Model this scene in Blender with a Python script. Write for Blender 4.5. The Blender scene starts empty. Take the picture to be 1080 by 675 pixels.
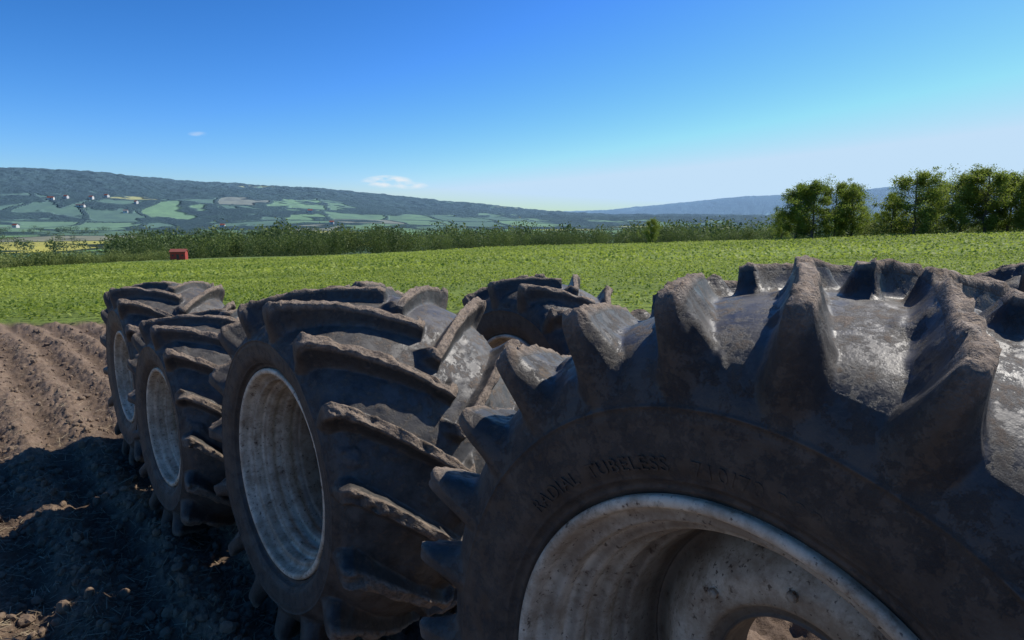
import bpy, numpy as np, math, random
from mathutils import Vector, Matrix
rng=np.random.default_rng(7); random.seed(7)
S=bpy.context.scene; col=S.collection
F=680.0; CAMH=2.3
# ---------------------------------------------------------------- helpers
def _h(ix,iy,iz,seed):
    h=(ix.astype(np.int64)*374761393+iy.astype(np.int64)*668265263+iz.astype(np.int64)*2147483647+seed*1274126177)&0xffffffff
    h=((h^(h>>13))*1274126177)&0xffffffff
    h=((h^(h>>16))*2246822519)&0xffffffff
    return ((h^(h>>15))&0xffffff)/float(0xffffff)
def vn2(x,y,seed=0):
    ix=np.floor(x);iy=np.floor(y);fx=x-ix;fy=y-iy
    fx=fx*fx*(3-2*fx);fy=fy*fy*(3-2*fy);z=np.zeros_like(ix)
    a=_h(ix,iy,z,seed);b=_h(ix+1,iy,z,seed);c=_h(ix,iy+1,z,seed);d=_h(ix+1,iy+1,z,seed)
    return (a*(1-fx)+b*fx)*(1-fy)+(c*(1-fx)+d*fx)*fy
def vn3(x,y,z,seed=0):
    ix=np.floor(x);iy=np.floor(y);iz=np.floor(z);fx=x-ix;fy=y-iy;fz=z-iz
    fx=fx*fx*(3-2*fx);fy=fy*fy*(3-2*fy);fz=fz*fz*(3-2*fz)
    r=0
    for dx in (0,1):
        for dy in (0,1):
            for dz in (0,1):
                r=r+_h(ix+dx,iy+dy,iz+dz,seed)*(fx if dx else 1-fx)*(fy if dy else 1-fy)*(fz if dz else 1-fz)
    return r
def sst(a,b,x):
    t=np.clip((x-a)/(b-a),0,1);return t*t*(3-2*t)
def mesh_np(name,V,Q,attrs={},smooth=True,mat=None,cols={},link=True):
    me=bpy.data.meshes.new(name); V=np.ascontiguousarray(V,dtype=np.float32);Q=np.ascontiguousarray(Q,dtype=np.int32)
    me.vertices.add(len(V));me.vertices.foreach_set('co',V.ravel())
    k=Q.shape[1];me.loops.add(Q.size);me.loops.foreach_set('vertex_index',Q.ravel())
    me.polygons.add(len(Q));me.polygons.foreach_set('loop_start',np.arange(0,Q.size,k,dtype=np.int32))
    me.polygons.foreach_set('loop_total',np.full(len(Q),k,dtype=np.int32))
    me.polygons.foreach_set('use_smooth',np.full(len(Q),smooth,dtype=bool))
    me.update(calc_edges=True)
    for n,a in attrs.items():
        at=me.attributes.new(n,'FLOAT','POINT');at.data.foreach_set('value',np.ascontiguousarray(a,dtype=np.float32))
    for n,a in cols.items():
        at=me.attributes.new(n,'FLOAT_COLOR','POINT');at.data.foreach_set('color',np.ascontiguousarray(a,dtype=np.float32).ravel())
    if mat: me.materials.append(mat)
    if not link: return me
    o=bpy.data.objects.new(name,me);col.objects.link(o);return o
def grid_q(nr,nc,wrap=False):
    i=np.arange(nr-1)[:,None];j=np.arange(nc if wrap else nc-1)[None,:];j2=(j+1)%nc
    return np.stack([i*nc+j,i*nc+j2,(i+1)*nc+j2,(i+1)*nc+j],-1).reshape(-1,4)
class NT:
    def __init__(s,name):
        s.m=bpy.data.materials.new(name);s.m.use_nodes=True;s.t=s.m.node_tree;s.t.nodes.clear()
        s.out=s.n('ShaderNodeOutputMaterial')
    def n(s,ty,**k):
        n=s.t.nodes.new(ty)
        for a,b in k.items():setattr(n,a,b)
        return n
    def l(s,a,b):s.t.links.new(a,b)
    def set(s,sock,v):
        if isinstance(v,bpy.types.NodeSocket):s.l(v,sock)
        else:
            if isinstance(v,(tuple,list)) and len(v)==3 and sock.type=='RGBA':v=(*v,1)
            sock.default_value=v
    def noise(s,scale,detail=4,rough=.55,vec=None,dist=0):
        n=s.n('ShaderNodeTexNoise');n.inputs['Scale'].default_value=scale;n.inputs['Detail'].default_value=detail
        n.inputs['Roughness'].default_value=rough;n.inputs['Distortion'].default_value=dist
        if vec:s.l(vec,n.inputs['Vector'])
        return n.outputs['Fac']
    def math(s,op,a,b=0.,c=None):
        n=s.n('ShaderNodeMath',operation=op);s.set(n.inputs[0],a);s.set(n.inputs[1],b)
        if c is not None:s.set(n.inputs[2],c)
        return n.outputs[0]
    def mr(s,v,a,b,c=0.,d=1.):
        n=s.n('ShaderNodeMapRange');n.clamp=True;s.set(n.inputs[0],v)
        for i,x in enumerate((a,b,c,d)):s.set(n.inputs[i+1],x)
        return n.outputs[0]
    def mix(s,f,a,b,mode='MIX'):
        n=s.n('ShaderNodeMix',data_type='RGBA',blend_type=mode);s.set(n.inputs[0],f);s.set(n.inputs[6],a);s.set(n.inputs[7],b)
        return n.outputs[2]
    def attr(s,name,o='Fac'):
        n=s.n('ShaderNodeAttribute',attribute_name=name);return n.outputs[o]
    def bump(s,h,strength,dist,normal=None):
        n=s.n('ShaderNodeBump');n.inputs['Strength'].default_value=strength;n.inputs['Distance'].default_value=dist
        s.l(h,n.inputs['Height'])
        if normal:s.l(normal,n.inputs['Normal'])
        return n.outputs[0]
    def coord(s,o='Object'):return s.n('ShaderNodeTexCoord').outputs[o]
    def pos(s):return s.n('ShaderNodeNewGeometry').outputs['Position']
    def bsdf(s,color,rough=.8,normal=None,metal=0.,spec=.5):
        b=s.n('ShaderNodeBsdfPrincipled');s.set(b.inputs['Base Color'],color);s.set(b.inputs['Roughness'],rough)
        s.set(b.inputs['Metallic'],metal);s.set(b.inputs['Specular IOR Level'],spec)
        if normal:s.l(normal,b.inputs['Normal'])
        return b.outputs[0]
    def surf(s,x):s.l(x,s.out.inputs[0])
    def haze(s,color):  # aerial haze painted into the base colour, stronger with distance from the origin
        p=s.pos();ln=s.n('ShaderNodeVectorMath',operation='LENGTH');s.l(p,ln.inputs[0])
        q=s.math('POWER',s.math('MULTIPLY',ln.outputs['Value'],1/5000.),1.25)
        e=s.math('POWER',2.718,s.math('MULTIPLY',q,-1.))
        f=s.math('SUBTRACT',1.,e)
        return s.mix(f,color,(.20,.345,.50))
# ---------------------------------------------------------------- materials
def mat_rubber():
    t=NT('tyre_rubber');co=t.coord()
    lug=t.attr('lug');side=t.attr('side');top=t.math('SUBTRACT',1.,side)
    n1=t.noise(5,6,.6,co);n2=t.noise(38,5,.65,co);n3=t.noise(150,3,.6,co);n4=t.noise(11,7,.7,co);n5=t.noise(17,9,.78,co)
    base=t.mix(n1,(.021,.020,.019),(.044,.041,.038))
    base=t.mix(t.mr(n2,.35,.8,0,.5),base,(.11,.096,.080))
    sd=t.mix(t.mr(n4,.35,.65),(.042,.034,.028),(.115,.089,.066))
    base=t.mix(t.math('MULTIPLY',side,.85),base,sd)
    low=t.math('MULTIPLY',t.mr(lug,.35,.05),top)
    c=t.mix(t.math('MULTIPLY',low,t.mr(n4,.38,.64,.05,.6)),base,(.15,.14,.125))  # pale dust in the lug gaps, lightened to stand in for sky sheen
    c=t.mix(t.math('MULTIPLY',low,t.mr(n5,.54,.61,0.,.85)),c,(.125,.092,.066))
    crown=t.math('MULTIPLY',t.mr(lug,.70,.90),top)
    mudn=t.math('MULTIPLY',crown,t.mr(n2,.30,.52,.3,1.))
    mudc=t.mix(n3,(.12,.088,.064),(.43,.335,.25))
    c=t.mix(mudn,c,mudc)
    sp=t.math('MULTIPLY',t.mr(n5,.57,.66),t.math('ADD',t.math('MULTIPLY',top,.35),.42))
    c=t.mix(sp,c,(.19,.145,.105))
    r=t.mr(n4,.3,.7,.38,.62)
    r=t.math('ADD',r,t.math('MULTIPLY',mudn,.4));r=t.math('ADD',r,t.math('MULTIPLY',side,.08));r=t.math('ADD',r,t.math('MULTIPLY',t.mr(n5,.50,.62),.3))
    h=t.math('ADD',t.math('MULTIPLY',n2,t.math('ADD',t.math('MULTIPLY',mudn,2.),.4)),t.math('MULTIPLY',n3,t.math('ADD',mudn,.2)))
    h=t.math('ADD',h,t.math('MULTIPLY',t.mr(n5,.50,.66),.5))
    t.surf(t.bsdf(c,r,t.bump(h,.8,.006),spec=.48));return t.m
def mat_rim():
    t=NT('weathered_cream_rim_paint');co=t.coord()
    n1=t.noise(3.5,6,.6,co);n2=t.noise(24,7,.72,co);n3=t.noise(60,3,.6,co);n4=t.noise(7,9,.75,co)
    c=t.mix(t.mr(n1,.3,.7),(.82,.71,.54),(.62,.51,.37))
    c=t.mix(t.mr(n4,.42,.60,0,.75),c,(.33,.235,.15))
    c=t.mix(t.mr(n2,.52,.70,0,.85),c,(.24,.16,.095))
    c=t.mix(t.mr(n2,.63,.69),c,(.075,.036,.018))
    c=t.mix(t.mr(n3,.62,.68,0,.85),c,(.07,.04,.025))
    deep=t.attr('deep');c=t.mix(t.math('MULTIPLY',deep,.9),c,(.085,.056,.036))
    t.surf(t.bsdf(c,t.mr(n2,.3,.7,.38,.75),t.bump(n2,.35,.004)));return t.m
def mat_simple(name,c,r=.7,metal=0,scale=20,var=.3):
    t=NT(name);n=t.noise(scale,5,.6,t.coord());d=tuple(x*(1-var) for x in c)
    t.surf(t.bsdf(t.mix(n,d,tuple(min(1,x*(1+var)) for x in c)),r,t.bump(n,.2,.01),metal));return t.m
def mat_leaf(name,a,b,trans=.35,haze=False,tint=(.30,.42,.04)):
    t=NT(name);r=t.attr('rnd');c=t.mix(r,a,b)
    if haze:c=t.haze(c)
    p=t.bsdf(c,.6,spec=.25)
    tr=t.n('ShaderNodeBsdfTranslucent');t.set(tr.inputs[0],t.mix(.35,c,tint) if not haze else c)
    m=t.n('ShaderNodeMixShader');m.inputs[0].default_value=trans;t.l(p,m.inputs[1]);t.l(tr.outputs[0],m.inputs[2]);t.surf(m.outputs[0]);return t.m
RUB=mat_rubber();RIM=mat_rim()
# ---------------------------------------------------------------- wheels
def catmull(P,n):
    P=np.asarray(P,float);Q=np.vstack([2*P[0]-P[1],P,2*P[-1]-P[-2]]);o=[]
    for i in range(1,len(Q)-2):
        t=np.linspace(0,1,n,endpoint=False)[:,None];a,b,c,d=Q[i-1:i+3]
        o.append(.5*((2*b)+(-a+c)*t+(2*a-5*b+4*c-d)*t*t+(-a+3*b-3*c+d)*t**3))
    o.append(Q[-2][None]);return np.vstack(o)
def build_tyre(R,W,rr,N,ns,nth,seed,hw_=.02,wall_=.07,pw=2.,rd=1.,hh=.068,cv=0.,om=1.):
    k=R;a=W/2;h=hh*k;rm=R-h-.215*k
    def D(v,e):return R-h-(v+e*rd)*k
    rows=[ # bx, br, tx, tr, M, halfwidth factor, side
     (0,D(0,0),0,R,1,.9,0),(.25,D(.004+cv*.1,.006),.25,R-.002-cv*.1,1,.9,0),(.5,D(.014+cv*.4,.020),.5,R-.006-cv*.4,1,.95,0),(.70,D(.034+cv*.7,.036),.74,R-.012-cv*.8,1,1.,0),
     (.82,D(.058+cv*.8,.042),.90,R-.020-cv*.95,1,1.1,0),(.89,D(.085+cv*.8,.040),1.00,R-.026*k-cv,1,1.2,.05),(.935,D(.115+cv*.6,.032),1.045,R-.050*k-cv,1,1.1,.35),
     (.962,D(.145+cv*.4,.022),1.05,R-.105*k-cv*.6,1,.9,.9),(.983,D(.17+cv*.2,.013),1.035,R-.165*k-cv*.3,.92,.6,1),(.997,D(.195,.005),1.010,R-.235*k,.45,.25,1),
     (1.0,rm,1.0,rm,0,.2,1),(.985,rm*.55+rr*.45,.985,rm*.55+rr*.45,0,.2,1),(.955,rr+.35*(rm-rr),.955,rr+.35*(rm-rr),0,.2,1),
     (.915,rr+.04*k,.915,rr+.04*k,0,.2,1),(.88,rr+.014,.88,rr+.014,0,.2,1),(.83,rr-.004,.83,rr-.004,0,.2,1)]
    C=catmull(rows,ns);C[:,4]=np.clip(C[:,4],0,1);C[:,6]=np.clip(C[:,6],0,1)
    L=C[::-1].copy();L[:,0]*=-1;L[:,2]*=-1
    P=np.vstack([L[:-1],C]);n=len(P)
    bx,br,tx,tr,M,hw,sd=[P[:,i][:,None] for i in range(7)]
    xc=np.clip(abs(tx),0,1)
    off=om*min(.95*a,.46)*(1-xc)**1.12
    pitch=2*math.pi*R/N
    ph=np.linspace(0,2*math.pi,nth,endpoint=False)[None,:]
    arc=ph*R+0*bx
    th=ph-off/R*1.0+0*bx
    XX=tx*a
    px,py,pz=XX+0*arc,R*np.sin(th),R*np.cos(th)
    e=(vn3(px*14,py*14,pz*14,seed)-.5)*.014+(vn3(px*45,py*45,pz*45,seed+1)-.5)*.008
    hwk=hw*k*hw_
    wall=wall_*(.6+.3*np.abs(tx))*k*np.clip(hw,.35,1)
    def m(shift,s):
        d=np.abs((arc/pitch+shift+.5)%1-.5)*pitch+e
        ln=1-sst(.035,.065,s*XX/k)
        idx=np.floor(arc/pitch+shift+.5)
        t=np.clip((d-hwk)/wall,0,1)
        return (1-t)**pw*ln*(.91+.12*_h(idx,idx*0,idx*0,seed+5))
    mL=m(0,1);mR=m(.5,-1)
    mm=np.maximum(mL,mR)*M
    chip=sst(.58,.80,vn3(px*18,py*18,pz*18,seed+9))*.18*(1-sd)
    mm=mm*(1-chip)
    x=a*(bx+(tx-bx)*mm);r=br+(tr-br)*mm
    crown=sst(.76,.92,mm)*(1-sd)
    lump=(vn3(px*60,py*60,pz*60,seed+2)-.4)*.013+(vn3(px*25,py*25,pz*25,seed+3)-.45)*.016+(vn3(px*120,py*120,pz*120,seed+4)-.5)*.008
    r=r+crown*lump+(vn3(px*6,py*6,pz*6,seed+6)-.5)*.006*(1-sd)
    cl=sst(.68,.82,vn3(px*9,py*9,pz*9,seed+21))*(1-sst(.3,.7,mm))*(1-sd)
    r=r+cl*(.005+.012*vn3(px*40,py*40,pz*40,seed+22))
    sg=np.sign(bx);rid=0
    for rc,w,am in ((rr+.030*k,.006,.006),(rr+.052*k,.004,.004),(rm+.015*k,.005,.004),(rm-.01*k,.004,.003)):
        rid=rid+am*np.exp(-((r-rc)/w)**2)
    x=x+sg*rid*sd+ (vn3(px*5,py*5,pz*5,seed+7)-.5)*.008*sd
    V=np.stack([x,r*np.sin(th),r*np.cos(th)],-1).reshape(-1,3)
    return V,grid_q(n,nth,True)[:,::-1],dict(lug=mm.ravel(),side=(sd+0*mm).ravel())
def revolve(prof,n,deep=None):
    P=catmull(prof,4);th=np.linspace(0,2*math.pi,n,endpoint=False)
    x=P[:,0][:,None]+0*th;r=P[:,1][:,None]+0*th
    V=np.stack([x,r*np.sin(th),r*np.cos(th)],-1).reshape(-1,3)
    return V,grid_q(len(P),n,True)[:,::-1],(np.clip(P[:,2],0,1)[:,None]+0*th).ravel()
def lettering(parent,text,r0,size,xs,th0):
    cu=bpy.data.curves.new('lettering','FONT');cu.body=text;cu.size=size;cu.extrude=.0016;cu.space_character=1.15
    o=bpy.data.objects.new('tmp',cu);col.objects.link(o)
    dg=bpy.context.evaluated_depsgraph_get();dg.update()
    me=bpy.data.meshes.new_from_object(o.evaluated_get(dg));bpy.data.objects.remove(o)
    for v in me.vertices:
        r=r0+v.co.y;t=th0-v.co.x/r0;z=v.co.z;v.co=(xs(r)-z-.0035,r*math.sin(t),r*math.cos(t))
    me.materials.clear();me.materials.append(RUB)
    a=me.attributes.new('side','FLOAT','POINT');a.data.foreach_set('value',np.ones(len(me.vertices),dtype=np.float32))
    b=bpy.data.objects.new('lettering',me);col.objects.link(b);b.parent=parent
def wheel(X,Y,R,W,rr,N,lean,yaw,ns,nth,seed,spin=0.,text=False,sink=.03,**kw):
    e=bpy.data.objects.new('tractor_wheel',None);col.objects.link(e)
    a=W/2;y=math.radians(yaw)
    ex=Vector((math.cos(y)*math.cos(lean),math.sin(y)*math.cos(lean),-math.sin(lean)))
    C=Vector((X,Y,R-sink))+ex*a
    e.location=C;e.rotation_euler=(spin,lean,y)
    V,Q,A=build_tyre(R,W,rr,N,ns,nth,seed,**kw)
    o=mesh_np('tyre',V,Q,A,mat=RUB);o.parent=e
    f=-.90*a
    g=rr/.6
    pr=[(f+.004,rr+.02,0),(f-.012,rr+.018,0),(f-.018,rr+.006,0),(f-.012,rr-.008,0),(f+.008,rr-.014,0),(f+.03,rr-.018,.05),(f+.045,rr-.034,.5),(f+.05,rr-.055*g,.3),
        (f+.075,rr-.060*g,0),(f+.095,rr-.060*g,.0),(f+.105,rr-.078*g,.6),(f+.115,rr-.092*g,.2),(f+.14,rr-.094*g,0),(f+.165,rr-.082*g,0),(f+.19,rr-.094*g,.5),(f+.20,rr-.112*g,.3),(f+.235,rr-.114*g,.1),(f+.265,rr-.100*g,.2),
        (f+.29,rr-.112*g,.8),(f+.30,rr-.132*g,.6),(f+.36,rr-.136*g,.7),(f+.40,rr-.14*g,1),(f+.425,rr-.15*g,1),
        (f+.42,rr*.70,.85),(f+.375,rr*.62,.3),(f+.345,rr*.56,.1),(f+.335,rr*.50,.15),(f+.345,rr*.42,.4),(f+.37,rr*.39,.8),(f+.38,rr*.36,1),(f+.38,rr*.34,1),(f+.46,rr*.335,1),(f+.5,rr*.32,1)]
    V,Q,D=revolve(pr,160)
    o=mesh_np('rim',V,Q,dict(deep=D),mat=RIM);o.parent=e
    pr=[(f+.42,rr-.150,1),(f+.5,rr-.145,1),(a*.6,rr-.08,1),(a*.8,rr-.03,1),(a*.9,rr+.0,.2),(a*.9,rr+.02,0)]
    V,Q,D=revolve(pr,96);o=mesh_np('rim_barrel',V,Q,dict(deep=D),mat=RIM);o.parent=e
    vs=[];qs=[]
    for i in range(8):
        t=2*math.pi*(i+.3)/8-spin;cy,cz=rr*.50*math.sin(t),rr*.50*math.cos(t);b=len(vs)
        for xx,q in ((f+.345,.015),(f+.322,.015),(f+.318,.011)):
            for j in range(6):
                gg=j*math.pi/3;vs.append((xx,cy+q*math.sin(gg),cz+q*math.cos(gg)))
        vs.append((f+.316,cy,cz))
        for lv in (0,1):
            for j in range(6):
                j2=(j+1)%6;qs.append((b+lv*6+j,b+lv*6+j2,b+lv*6+6+j2,b+lv*6+6+j))
        for j in range(0,6,2):qs.append((b+18,b+12+j,b+12+(j+1)%6,b+12+(j+2)%6))
    o=mesh_np('wheel_bolts',np.array(vs),np.array(qs),dict(deep=np.full(len(vs),.5)),smooth=False,mat=RIM);o.parent=e
    if text:
        rm=R-.068*R-.215*R
        def xs(r):return -a*float(np.interp(r,[rr+.04*R,rr+.35*(rm-rr),rm*.55+rr*.45,rm,rm+.05],[.915,.955,.985,1.0,1.0]))
        lettering(e,'RADIAL  TUBELESS   710/70 R38',rr+.08,.05,xs,1.0)
    return e
R_=math.radians
wheel(.40,1.20,1.13,.98,.60,24,R_(2.),41.5,8,1200,11,spin=.115,text=True,sink=.042,hw_=.018,wall_=.064,pw=1.8,rd=.05,hh=.070,cv=.022,om=-.5)
kw=dict(hw_=.034,wall_=.050,pw=1.5,rd=.4,hh=.075)
wheel(-1.28,3.22,.985,1.18,.54,15,R_(1.2),42,6,864,23,spin=.12,cv=.03,**kw)
wheel(-2.56,4.47,.82,1.02,.415,15,R_(.5),42.5,4,560,37,spin=.2,cv=.02,**kw)
wheel(-3.62,5.80,.86,.90,.41,15,0,41,4,560,41,spin=.0,cv=.01,**kw)
wheel(-.04,4.96,.93,.80,.46,15,0,42,4,480,53,spin=.2,**kw)
wheel(3.72,4.5,1.0,.85,.56,16,0,42,4,440,59,spin=.3,**kw)
# ---------------------------------------------------------------- terrain
RP=[-400,-200,0,100,200,300,400,500,560,640,1080,1500];RH=[54,52,49,44,37,31,22,12,6,1,-1,-1]
R2P=[-400,400,500,600,640,700,780,870,930,1000,1080,1300,1600];R2H=[0,0,4,5,7,12,20,24,30,35,38,30,20]
dX,dY=-.669,.743
def hgt(x,y,fine=False):
    r=np.sqrt(x*x+y*y)+1e-6
    z=(-.034*np.maximum(y,0)+.042*x)*np.maximum(r-14,0)/r
    z=np.where(r>115,z*115/r,z)
    dr=sst(115,240,r)*10+sst(230,700,r)*16
    z=z*(1-sst(200,700,r))-dr
    al=np.arctan2(x,np.maximum(y,1e-3));al=np.where(y<=0,np.sign(x)*1.5,al);al=np.clip(al,-.95,.95)
    px=540+F*np.tan(al)
    g1=np.interp(px,RP,RH)/F*3500*np.cos(al);g2=np.interp(px,R2P,R2H)/F*9000*np.cos(al)
    w1=sst(1700,3500,r);z=z+w1*(g1+26)*np.where(r>3500,1-sst(3500,5200,r),1)
    z=z+sst(5200,9000,r)*(g2+26)*(1-sst(9000,11500,r))
    far=sst(900,2200,r)
    z=z+far*((vn2(x/420,y/420,3)-.5)*34+(vn2(x/150,y/150,4)-.5)*10)*(1-.6*sst(3000,3500,r))
    z=z+sst(2000,3000,r)*((vn2(x/40,y/40,5)-.5)*9+(vn2(x/18,y/18,51)-.5)*7)
    z=z+sst(20,80,r)*(vn2(x/30,y/30,6)-.5)*.5
    if fine:
        soil=1-sst(15.3,15.9,y+(vn2(x*.8,y*.8,8)-.5)*.7)
        f=soil*(1-sst(18,30,r))
        u=x*.743+y*.669
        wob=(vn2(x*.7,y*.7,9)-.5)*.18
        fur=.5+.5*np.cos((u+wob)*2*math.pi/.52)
        z=z+f*((fur**1.3)*.085-.05)
        n=0
        for sc,am,sd in ((2.2,.040,11),(5,.040,12),(11,.034,13),(23,.022,14),(48,.011,15)):
            b=vn2(x*sc,y*sc,sd);n=n+am*(1-np.abs(2*b-1))
        z=z+f*(n-.09)
        return z,soil,fur
    return z
ang=np.concatenate([np.linspace(-180,-55,36,endpoint=False),np.linspace(-55,-16,500,endpoint=False),np.linspace(-16,50,330,endpoint=False),np.linspace(50,180,36)])
ang=np.radians(ang)
rad=np.concatenate([np.linspace(.25,2.2,14,endpoint=False),np.geomspace(2.2,16,400,endpoint=False),np.geomspace(16,140,110,endpoint=False),np.geomspace(140,600,70,endpoint=False),np.geomspace(600,3700,420,endpoint=False),np.geomspace(3700,13000,60)])
RR,AA=np.meshgrid(rad,ang,indexing='ij');gx=RR*np.sin(AA);gy=RR*np.cos(AA)
gz,soil,fur=hgt(gx,gy,True)
def landcover(x,y,r,z):
    wx=x+(vn2(x/120,y/120,61)-.5)*70;wy=y+(vn2(x/120,y/120,62)-.5)*70
    cs=170.;qx=(wx*.94+wy*.34)/cs;qy=(wy*.94-wx*.34)/(cs*1.7)
    c=_h(np.floor(qx),np.floor(qy),qx*0,23)
    G=np.zeros(x.shape+(3,))
    g1=np.array([.115,.20,.05]);g2=np.array([.075,.135,.040]);yl=np.array([.40,.37,.05]);tan=np.array([.20,.19,.10]);fo=np.array([.026,.052,.022])
    G[:]=g2;G[c>.35]=g1;G[c>.72]=g1*1.3;G[c>.88]=yl;G[c>.94]=tan
    ex=np.abs(qx-np.round(qx))*cs;ey=np.abs(qy-np.round(qy))*cs*1.7
    hedge=((ex<8)|(ey<14))
    fn=vn2(wx/230,wy/230,25)*.45+vn2(wx/80,wy/80,26)*.35+vn2(wx/30,wy/30,29)*.2
    up=sst(2000,2800,r)
    forest=sst(.48,.53,fn+up*.26-.05*(1-up)*(1-sst(700,1000,r)))
    forest=np.clip(np.maximum(forest,hedge*.9),0,1)
    tex=(.75+.5*vn2(x/45,y/45,27))*(.75+.5*vn2(x/14,y/14,28))
    G=G*(1-forest[...,None])+fo*tex[...,None]*forest[...,None]
    return G,forest
G,forest=landcover(gx,gy,RR,gz)
fieldc=np.array([.16,.22,.045]);w=(1-sst(118,150,RR))[...,None]
G=G*(1-w)+fieldc*w
meadow=np.array([.06,.095,.028]);w=(sst(118,135,RR)*(1-sst(300,420,RR)))[...,None];G=G*(1-w)+meadow*w
forest=forest*sst(300,420,RR)
COL=np.concatenate([G,np.ones(G.shape[:2]+(1,))],-1).reshape(-1,4)
V=np.stack([gx,gy,gz],-1).reshape(-1,3)
t=NT('farmland_ground');p=t.pos()
n1=t.noise(1.3,5,.6,p);n2=t.noise(9,8,.7,p);n3=t.noise(60,6,.7,p)
sc=t.mix(t.mr(n2,.3,.7),(.095,.064,.045),(.27,.19,.133));sc=t.mix(t.mr(n3,.35,.7,0,.6),sc,(.35,.26,.185));sc=t.mix(t.mr(n1,.35,.65,.4,0),sc,(.08,.056,.04))
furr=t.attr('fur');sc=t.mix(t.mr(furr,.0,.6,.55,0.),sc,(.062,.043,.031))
gc=t.attr('land','Color')
nf=t.noise(.02,8,.75,p);ng=t.noise(3.,6,.7,p);fr=t.attr('forest')
gc=t.mix(1.,gc,t.mix(t.mr(nf,.3,.7),(.6,.6,.6),(1.4,1.4,1.4)),'MULTIPLY')
gc=t.mix(1.,gc,t.mix(t.mr(ng,.3,.7),(.6,.62,.6),(1.35,1.3,1.3)),'MULTIPLY')
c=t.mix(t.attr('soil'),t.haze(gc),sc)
h=t.math('ADD',t.math('MULTIPLY',n2,.6),t.math('MULTIPLY',n3,.35))
b1=t.bump(h,1.,.035)
b2=t.bump(t.math('MULTIPLY',t.noise(.07,6,.75,p),fr),1.,14.,b1)
t.surf(t.bsdf(c,.95,b2,spec=.15))
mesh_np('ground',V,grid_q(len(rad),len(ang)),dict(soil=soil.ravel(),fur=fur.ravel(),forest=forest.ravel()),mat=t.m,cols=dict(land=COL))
# ---------------------------------------------------------------- soil clods and straw
def ico():
    import bmesh
    bm=bmesh.new();bmesh.ops.create_icosphere(bm,subdivisions=2,radius=1);v=np.array([q.co[:] for q in bm.verts]);f=np.array([[q.index for q in g.verts] for g in bm.faces]);bm.free();return v,f
iv,if_=ico()
def near_pts(n,y0,y1,ax0,ax1):
    Y=np.exp(rng.uniform(math.log(y0),math.log(y1),n));a=rng.uniform(ax0,ax1,n);return a*Y,Y
n=4800;x,y=near_pts(n,3.0,14.,-.95,-.25)
s=.006+.034*rng.random(n)**3.2
z=hgt(x,y,True)[0]
sc3=rng.uniform(.6,1.3,(n,1,3));shape=iv[None]*sc3*(1+.55*(vn3(iv[None,:,0]*1.6+np.arange(n)[:,None]*3.1,iv[None,:,1]*1.6+0*np.arange(n)[:,None],iv[None,:,2]*1.6+0*np.arange(n)[:,None],77)-.5))[...,None]
Vc=shape*s[:,None,None]+np.stack([x,y,z+s*.25],-1)[:,None,:]
Qc=(if_[None]+(np.arange(n)*len(iv))[:,None,None]).reshape(-1,3)
t=NT('dry_soil_clod');nn=t.noise(35,6,.7,t.pos());t.surf(t.bsdf(t.mix(nn,(.09,.063,.045),(.30,.22,.155)),.95,t.bump(nn,.8,.01),spec=.15))
mesh_np('soil_clods',Vc.reshape(-1,3),Qc,smooth=False,mat=t.m)
def blades(name,x,y,z,ln,wd,tilt,mat,nr):
    n=len(x);a=rng.uniform(0,2*math.pi,n);el=rng.normal(0,tilt,n)
    d=np.stack([np.cos(a)*np.cos(el),np.sin(a)*np.cos(el),np.abs(np.sin(el))],-1);b=rng.uniform(0,6.28,n)
    s=np.stack([-np.sin(a),np.cos(a),.5*np.sin(b)],-1)
    c=np.stack([x,y,z],-1);L=(ln/2)[:,None];Wd=(wd/2)[:,None]
    V=np.stack([c-d*L-s*Wd,c-d*L+s*Wd,c+d*L+s*Wd*.7,c+d*L-s*Wd*.7],1).reshape(-1,3)
    Q=np.arange(4*n).reshape(-1,4)
    return mesh_np(name,V,Q,dict(rnd=np.repeat(rng.random(n),4)),smooth=False,mat=mat)
ST=mat_leaf('dry_straw',(.13,.095,.06),(.42,.34,.22),.1,tint=(.3,.22,.1))
n=9500;x,y=near_pts(n,3.0,13.,-.95,-.25);z=hgt(x,y,True)[0]+.012
blades('straw_residue',x,y,z,rng.uniform(.03,.15,n),rng.uniform(.002,.006,n),.25,ST,0)
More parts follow.
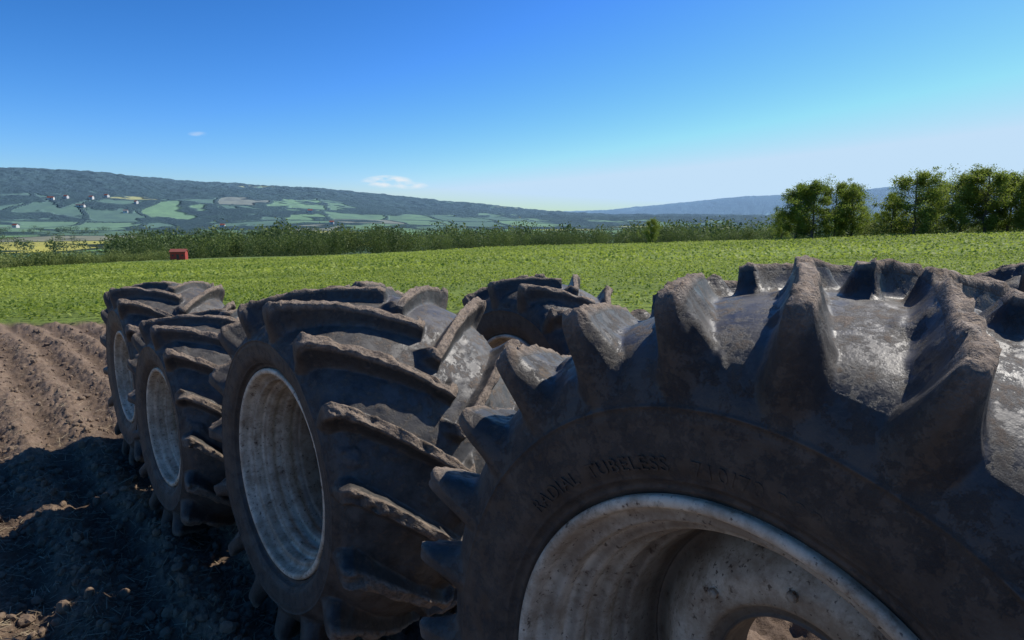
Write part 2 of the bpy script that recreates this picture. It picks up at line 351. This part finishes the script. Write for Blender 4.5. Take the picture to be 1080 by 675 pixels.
# ---------------------------------------------------------------- leaf clouds
def leaf_quads(c,size,upbias=.3):
    n=len(c);nm=rng.normal(size=(n,3));nm[:,2]=np.abs(nm[:,2])+upbias;nm/=np.linalg.norm(nm,axis=1)[:,None]
    t=np.cross(nm,rng.normal(size=(n,3)));t/=np.linalg.norm(t,axis=1)[:,None];b=np.cross(nm,t)
    s=np.asarray(size).reshape(-1,1)*.5
    return np.stack([c-t*s,c-b*s*.62,c+t*s,c+b*s*.62],1).reshape(-1,3)
CROP=mat_leaf('crop_leaf',(.09,.16,.024),(.42,.48,.095),.45,tint=(.38,.48,.05))
Vs=[];Rs=[]
def crop(y0,y1,row,sp,nl,ls,hh):
    ys=np.arange(y0,y1,row);xs=[];yy=[]
    for k in ys:
        w=.92*k+2;xx=np.arange(-w,w,sp);xs.append(xx+rng.uniform(-.4,.4,len(xx))*sp);yy.append(np.full(len(xx),k)+rng.normal(0,row*.10,len(xx)))
    x=np.concatenate(xs);y=np.concatenate(yy)
    y=y+.035*x+.25*np.sin(x*.05)
    keep=(rng.random(len(x))<.40+.8*vn2(x*.25,y*.25,31))&(y+(vn2(x*.8,y*.8,8)-.5)*.7>15.6)&(x*x+y*y<118**2);x=x[keep];y=y[keep]
    hs=hh*(.5+.9*vn2(x*.4,y*.4,32))
    X=np.repeat(x,nl);Y=np.repeat(y,nl);H=np.repeat(hs,nl);n=len(X)
    X=X+rng.normal(0,ls*.9,n);Y=Y+rng.normal(0,ls*.9,n);Z=hgt(X,Y)+H*rng.random(n)**.6
    Vs.append(leaf_quads(np.stack([X,Y,Z],-1),ls*rng.uniform(.7,1.35,n),.9))
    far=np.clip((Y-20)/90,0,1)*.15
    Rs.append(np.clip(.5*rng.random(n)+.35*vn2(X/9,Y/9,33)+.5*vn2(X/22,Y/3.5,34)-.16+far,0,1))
crop(15.4,40,.66,.22,10,.11,.30)
crop(40,118,1.3,.55,6,.27,.32)
V=np.vstack(Vs);mesh_np('crop_field_plants',V,np.arange(len(V)).reshape(-1,4),dict(rnd=np.repeat(np.concatenate(Rs),4)),smooth=False,mat=CROP)
def tree_mass(name,x,y,h,wr,nq,qs,mat):
    n=len(x);z=hgt(x,y);N=n*nq;i=np.repeat(np.arange(n),nq)
    d=rng.normal(size=(N,3));d/=np.linalg.norm(d,axis=1)[:,None];rad_=rng.random(N)**.4
    lump=1+.45*(vn3(d[:,0]*2+i*7.3,d[:,1]*2,d[:,2]*2,61)-.5)*2
    H=h[i];Wd=H*wr[i]
    P=np.stack([x[i]+d[:,0]*rad_*Wd*.5*lump,y[i]+d[:,1]*rad_*Wd*.5*lump,z[i]+H*.5+d[:,2]*rad_*H*.46*lump],-1)
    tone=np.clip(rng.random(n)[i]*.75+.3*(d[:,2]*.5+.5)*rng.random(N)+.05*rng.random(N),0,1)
    V=leaf_quads(P,qs*H*rng.uniform(.6,1.4,N),.1)
    return mesh_np(name,V,np.arange(len(V)).reshape(-1,4),dict(rnd=np.repeat(tone,4)),smooth=False,mat=mat)
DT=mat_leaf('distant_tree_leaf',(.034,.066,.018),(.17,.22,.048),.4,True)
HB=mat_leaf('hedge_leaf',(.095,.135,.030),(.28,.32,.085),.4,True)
def polar(n,p0,p1,r0,r1):
    px=rng.uniform(p0,p1,n);Y=np.exp(rng.uniform(math.log(r0),math.log(r1),n));return (px-540)/F*Y,Y
def heights(x,y,tops,lo,hi):   # tree heights so that the wood's canopy stays level above the falling ground
    z=hgt(x,y);return np.clip(CAMH-tops/F*y-z,lo,hi)
def band(n,p0,p1,r0,r1,t0,t1,lo,hi,nq,qs,wr0,wr1,name):
    x,y=polar(n,p0,p1,r0,r1);pxx=540+F*x/y
    tp=rng.uniform(t0,t1,n)+12*(vn2(pxx/40,y/50,41)-.5)-np.clip((pxx-650)/60,0,1)*6+np.clip((300-pxx)/150,0,1)*9
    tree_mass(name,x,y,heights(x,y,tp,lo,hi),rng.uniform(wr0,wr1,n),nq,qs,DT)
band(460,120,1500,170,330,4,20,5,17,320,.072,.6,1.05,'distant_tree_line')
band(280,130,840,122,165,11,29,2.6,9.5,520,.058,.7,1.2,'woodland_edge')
x,y=polar(1700,-300,1400,480,1400);g,fo=landcover(x,y,np.hypot(x,y),0*x);k=(fo>.4)|(rng.random(len(x))<.12);x=x[k];y=y[k]
tree_mass('valley_woodland',x,y,rng.uniform(7,12,len(x)),rng.uniform(.9,1.6,len(x)),90,.15,DT)
x,y=polar(460,-260,175,110,132);pxx=540+F*x/y
tree_mass('hedgerow',x,y,heights(x,y,rng.uniform(33,48,len(x)),1.4,5.5),rng.uniform(.9,1.6,len(x)),150,.11,HB)
# ---------------------------------------------------------------- near trees
BARK=mat_simple('tree_bark',(.12,.10,.08),.9,scale=6)
L1=mat_leaf('birch_leaf',(.060,.100,.018),(.27,.33,.058),.5)
L2=mat_leaf('willow_leaf',(.09,.13,.025),(.35,.40,.078),.5)
def limb(P,r0,r1,ns=6):
    P=np.array(P);n=len(P);Vv=[];th=np.linspace(0,2*math.pi,ns,endpoint=False)
    for i in range(n):
        d=P[min(i+1,n-1)]-P[max(i-1,0)];d/=np.linalg.norm(d);u=np.cross(d,[.3,.9,.1]);u/=np.linalg.norm(u);w=np.cross(d,u);r=r0+(r1-r0)*i/(n-1)
        Vv.append(P[i]+r*(np.cos(th)[:,None]*u+np.sin(th)[:,None]*w))
    return np.vstack(Vv),grid_q(n,ns,True)
def tree_mesh(H,wid,nl,seed,leafmat,ls=.22,bottom=.08):
    r=np.random.default_rng(seed);VV=[];QQ=[];o=0;tips=[]
    def add(P,a,b):
        nonlocal o
        v,q=limb(P,a,b);VV.append(v);QQ.append(q+o);o+=len(v)
    tr=[np.array([0,0,-.3])]
    for i in range(8):tr.append(tr[-1]+np.array([r.normal(0,.12),r.normal(0,.12),(H*.92+.3)/8]))
    add(tr,H*.02,H*.004)
    for i in range(42):
        f=bottom+(.93-bottom)*(i+r.random())/42;b=np.array([np.interp(f*8,range(9),[q[c] for q in tr]) for c in range(3)])
        prof=math.sin(math.pi*min(.97,max(0.12,(f-bottom+.26)/(1.22-bottom))))**.6
        L=wid*.5*prof*r.uniform(.45,1.25);a=r.uniform(0,6.28);el=r.uniform(.05,.65)
        P=[b];d=np.array([math.cos(a)*math.cos(el),math.sin(a)*math.cos(el),math.sin(el)])
        for k in range(4):
            P.append(P[-1]+d*L/4);d=d+r.normal(0,.18,3);d/=np.linalg.norm(d)
        add(P,H*.007*(1.2-f),H*.0015)
        for q in P[2:]:tips.append((q,L))
        for k in range(3):
            s=P[r.integers(2,5)];d2=d+r.normal(0,.8,3);d2/=np.linalg.norm(d2);e=s+d2*L*.38;add([s,(s+e)/2+r.normal(0,.05,3),e],H*.002,H*.0008);tips.append((e,L))
    tips.append((tr[-1],1.));c=np.array([q[0] for q in tips]);w=np.array([.66*r.uniform(.5,1.5) for q in tips])
    idx=r.integers(0,len(c),nl);P=c[idx]+r.normal(0,1,(nl,3))*(w[idx]*.6)[:,None]*np.array([1,1,.75])
    tone=np.clip(r.random(len(c))[idx]*.65+.35*r.random(nl),0,1)
    V1=np.vstack(VV);Q1=np.vstack(QQ);V2=leaf_quads(P,ls*r.uniform(.6,1.3,nl),.1)
    V=np.vstack([V1,V2]);Q=np.vstack([Q1,np.arange(len(V2)).reshape(-1,4)+len(V1)])
    me=mesh_np('tree',V,Q,dict(rnd=np.concatenate([np.zeros(len(V1)),np.repeat(tone,4)])),smooth=False,mat=BARK,link=False)
    me.materials.append(leafmat);mi=np.zeros(len(Q),dtype=np.int32);mi[len(Q1):]=1;me.polygons.foreach_set('material_index',mi);me.update();return me
TM=[tree_mesh(10,8.2,19000,1,L1),tree_mesh(10,9.4,21000,2,L2),tree_mesh(10,6.8,16000,3,L1),tree_mesh(10,9.4,19000,4,L2,bottom=.05)]
def put(name,px,topy,Y,k,wf=1.,rot=None):
    X=(px-540)/F*Y;zb=float(hgt(np.array([X]),np.array([float(Y)]))[0]);zt=CAMH+(228-topy)/F*Y;H=zt-zb
    o=bpy.data.objects.new(name,TM[k]);col.objects.link(o);o.location=(X,Y,zb);s=H/10.3;o.scale=(s*wf,s*wf,s);o.rotation_euler=(0,0,rng.uniform(0,6.28) if rot is None else rot)
for px,ty,Y,k,wf in ((836,190,108,2,.95),(854,186,104,0,1.),(877,188,108,1,.9),(893,190,104,2,.9),(936,200,104,0,.8),(960,176,98,1,1.05),(984,192,106,0,.9),
      (1008,180,100,3,.9),(1034,172,97,1,1.05),(1058,178,98,0,1.05),(1080,182,94,3,.9),(1100,180,96,1,1.),(1130,190,93,3,1.),(1170,176,98,0,1.1),(822,220,112,3,.8),(908,222,112,3,.9),(924,220,110,1,.9),(685,228,113,1,.75)):
    put('deciduous_tree',px,ty,Y,k,wf)
x,y=polar(110,905,1200,100,116);tree_mass('field_edge_bushes',x,y,rng.uniform(1.2,3.0,len(x)),rng.uniform(.9,1.6,len(x)),170,.11,HB)
# ---------------------------------------------------------------- buildings
RED=mat_simple('red_barn_boards',(.36,.050,.038),.8,scale=3,var=.2);ROOFR=mat_simple('red_brown_roof',(.22,.06,.04),.8,scale=3)
WHT=mat_simple('white_render',(.75,.73,.69),.8,scale=2,var=.05);DRK=mat_simple('dark_window',(.03,.035,.04),.3);ROOFG=mat_simple('grey_roof',(.16,.15,.15),.8,scale=2)
def boxm(name,parent,c,s,mat):
    x,y,z=c;a,b,d=s[0]/2,s[1]/2,s[2]/2
    V=np.array([(x+i*a,y+j*b,z+k*d) for k in(-1,1) for j in(-1,1) for i in(-1,1)]);Q=np.array([(0,2,3,1),(4,5,7,6),(0,1,5,4),(2,6,7,3),(0,4,6,2),(1,3,7,5)])
    o=mesh_np(name,V,Q,smooth=False,mat=mat);o.parent=parent
def house(name,px,Y,w,d,h,rh,wall,roof,yaw,zoff=0):
    X=(px-540)/F*Y;z=float(hgt(np.array([X]),np.array([float(Y)]))[0])+zoff
    e=bpy.data.objects.new(name,None);col.objects.link(e);e.location=(X,Y,z);e.rotation_euler=(0,0,yaw)
    V=np.array([(-w/2,-d/2,-3),(w/2,-d/2,-3),(w/2,d/2,-3),(-w/2,d/2,-3),(-w/2,-d/2,h),(w/2,-d/2,h),(w/2,d/2,h),(-w/2,d/2,h),(-w/2,0,h+rh),(w/2,0,h+rh)])
    me=bpy.data.meshes.new('walls');me.from_pydata(V.tolist(),[],[(0,1,5,4),(2,3,7,6),(3,0,4,8,7),(1,2,6,9,5)]);me.materials.append(wall);o=bpy.data.objects.new('walls',me);col.objects.link(o);o.parent=e
    ov=.05*w;k=rh/(d/2);t_=.12
    V=[]
    for zz in (.03,.03+t_):
        V+=[(-w/2-ov,-d/2-ov,h-ov*k+zz),(w/2+ov,-d/2-ov,h-ov*k+zz),(w/2+ov,0,h+rh+zz),(-w/2-ov,0,h+rh+zz),(-w/2-ov,d/2+ov,h-ov*k+zz),(w/2+ov,d/2+ov,h-ov*k+zz)]
    me=bpy.data.meshes.new('roof');me.from_pydata(V,[],[(0,3,2,1),(3,4,5,2),(6,7,8,9),(9,8,11,10),(0,1,7,6),(4,10,11,5),(0,6,9,3),(3,9,10,4),(1,2,8,7),(2,5,11,8)]);me.materials.append(roof);o=bpy.data.objects.new('roof',me);col.objects.link(o);o.parent=e
    boxm('door',e,(0,-d/2-.02,h*.35),(w*.16,.05,h*.7),DRK)
    for q in(-.32,.32):boxm('window',e,(w*q,-d/2-.02,h*.55),(w*.12,.05,h*.25),DRK)
house('red_barn',190,109,2.3,2.,1.1,.4,RED,ROOFR,.25,.2)
for px,Y,w,h,wl,rf in ((62,1950,20,6,WHT,ROOFR),(78,1980,15,6,WHT,ROOFR),(92,1900,30,5,WHT,ROOFG),(104,1990,14,7,WHT,ROOFR),(120,2050,18,6,WHT,ROOFR),(138,1880,14,6,WHT,ROOFG),(150,2000,12,6,WHT,ROOFR),(238,1750,14,6,WHT,ROOFR),(330,2100,16,6,WHT,ROOFR),(352,1650,12,5,WHT,ROOFR),(22,1500,15,6,WHT,ROOFR)):
    house('farmhouse',px,Y,w*.85,8,h*.8,3,wl,rf,rng.uniform(-.5,.5),1.5)
# ---------------------------------------------------------------- light
SA,SE=58,48
w=bpy.data.worlds.new('World');S.world=w;w.use_nodes=True;nt=w.node_tree;nt.nodes.clear()
def wn(ty,**k):
    n=nt.nodes.new(ty)
    for a,b in k.items():setattr(n,a,b)
    return n
def wm(op,a,b=0.):
    n=wn('ShaderNodeMath',operation=op)
    for i,v in enumerate((a,b)):
        if isinstance(v,bpy.types.NodeSocket):nt.links.new(v,n.inputs[i])
        else:n.inputs[i].default_value=v
    return n.outputs[0]
o=wn('ShaderNodeOutputWorld');bg=wn('ShaderNodeBackground');sk=wn('ShaderNodeTexSky');sk.sky_type='NISHITA';sk.sun_disc=False
sk.sun_elevation=R_(SE);sk.sun_rotation=R_(SA);sk.altitude=300;sk.air_density=1.;sk.dust_density=.5;sk.ozone_density=4.
sr=wn('ShaderNodeSeparateColor');nt.links.new(sk.outputs[0],sr.inputs[0]);cc=wn('ShaderNodeCombineColor')
for i,(tint,ref,g,out,mx_) in enumerate(((.46,.52,1.55,.59,.95),(.62,.83,1.18,.77,.97),(.69,.87,1.25,.94,1.0))):
    d_=wm('MULTIPLY',wm('POWER',sr.outputs[i],1.35),tint*.115/ref)
    d_=wm('MINIMUM',d_,mx_)
    nt.links.new(wm('MULTIPLY',wm('POWER',d_,g),out/.115),cc.inputs[i])
# small wisps of high cloud low in the sky
tc=wn('ShaderNodeTexCoord');sp=wn('ShaderNodeSeparateXYZ');nt.links.new(tc.outputs['Generated'],sp.inputs[0])
u=wm('DIVIDE',sp.outputs[0],sp.outputs[1]);v=wm('DIVIDE',sp.outputs[2],sp.outputs[1])
cb=wn('ShaderNodeCombineXYZ');nt.links.new(u,cb.inputs[0]);nt.links.new(wm('MULTIPLY',v,3.2),cb.inputs[1])
no=wn('ShaderNodeTexNoise');no.inputs['Scale'].default_value=34;no.inputs['Detail'].default_value=6;nt.links.new(cb.outputs[0],no.inputs['Vector'])
tot=None
for u0,v0,a,b,am in ((-.190,.052,.042,.010,1.1),(-.155,.046,.03,.006,.8),(-.472,.122,.016,.004,.3)):
    d2=wm('ADD',wm('POWER',wm('ABSOLUTE',wm('MULTIPLY',wm('SUBTRACT',u,u0),1/a)),2.),wm('POWER',wm('ABSOLUTE',wm('MULTIPLY',wm('SUBTRACT',v,v0),1/b)),2.))
    m=wm('MAXIMUM',wm('SUBTRACT',1.,d2),0.);m=wm('MULTIPLY',m,am);tot=m if tot is None else wm('MAXIMUM',tot,m)
tot=wm('MULTIPLY',tot,wm('MULTIPLY',wm('MAXIMUM',wm('SUBTRACT',no.outputs['Fac'],.36),0.),4.5));tot=wm('MINIMUM',wm('MULTIPLY',tot,wm('GREATER_THAN',sp.outputs[1],0.)),.8)
mc=wn('ShaderNodeMix',data_type='RGBA');nt.links.new(tot,mc.inputs[0]);nt.links.new(cc.outputs[0],mc.inputs[6]);mc.inputs[7].default_value=(7.4,7.6,7.9,1)
bg.inputs[1].default_value=.115;nt.links.new(mc.outputs[2],bg.inputs[0]);nt.links.new(bg.outputs[0],o.inputs[0])
sl=bpy.data.lights.new('sun','SUN');sl.energy=5;sl.angle=R_(.5);sl.color=(1,.94,.85);so=bpy.data.objects.new('sun',sl);col.objects.link(so)
d=Vector((math.sin(R_(SA))*math.cos(R_(SE)),math.cos(R_(SA))*math.cos(R_(SE)),math.sin(R_(SE))));so.rotation_euler=d.to_track_quat('Z','Y').to_euler();so.location=(10,10,20)
S.view_settings.view_transform='Standard';S.view_settings.look='None';S.view_settings.exposure=0
# ---------------------------------------------------------------- camera
c=bpy.data.cameras.new('camera');co=bpy.data.objects.new('camera',c);col.objects.link(co)
c.lens=F/1080*36;c.sensor_width=36;c.clip_start=.05;c.clip_end=30000
co.location=(0,0,CAMH);co.rotation_euler=(math.pi/2-math.atan(109.5/F),0,0);S.camera=co
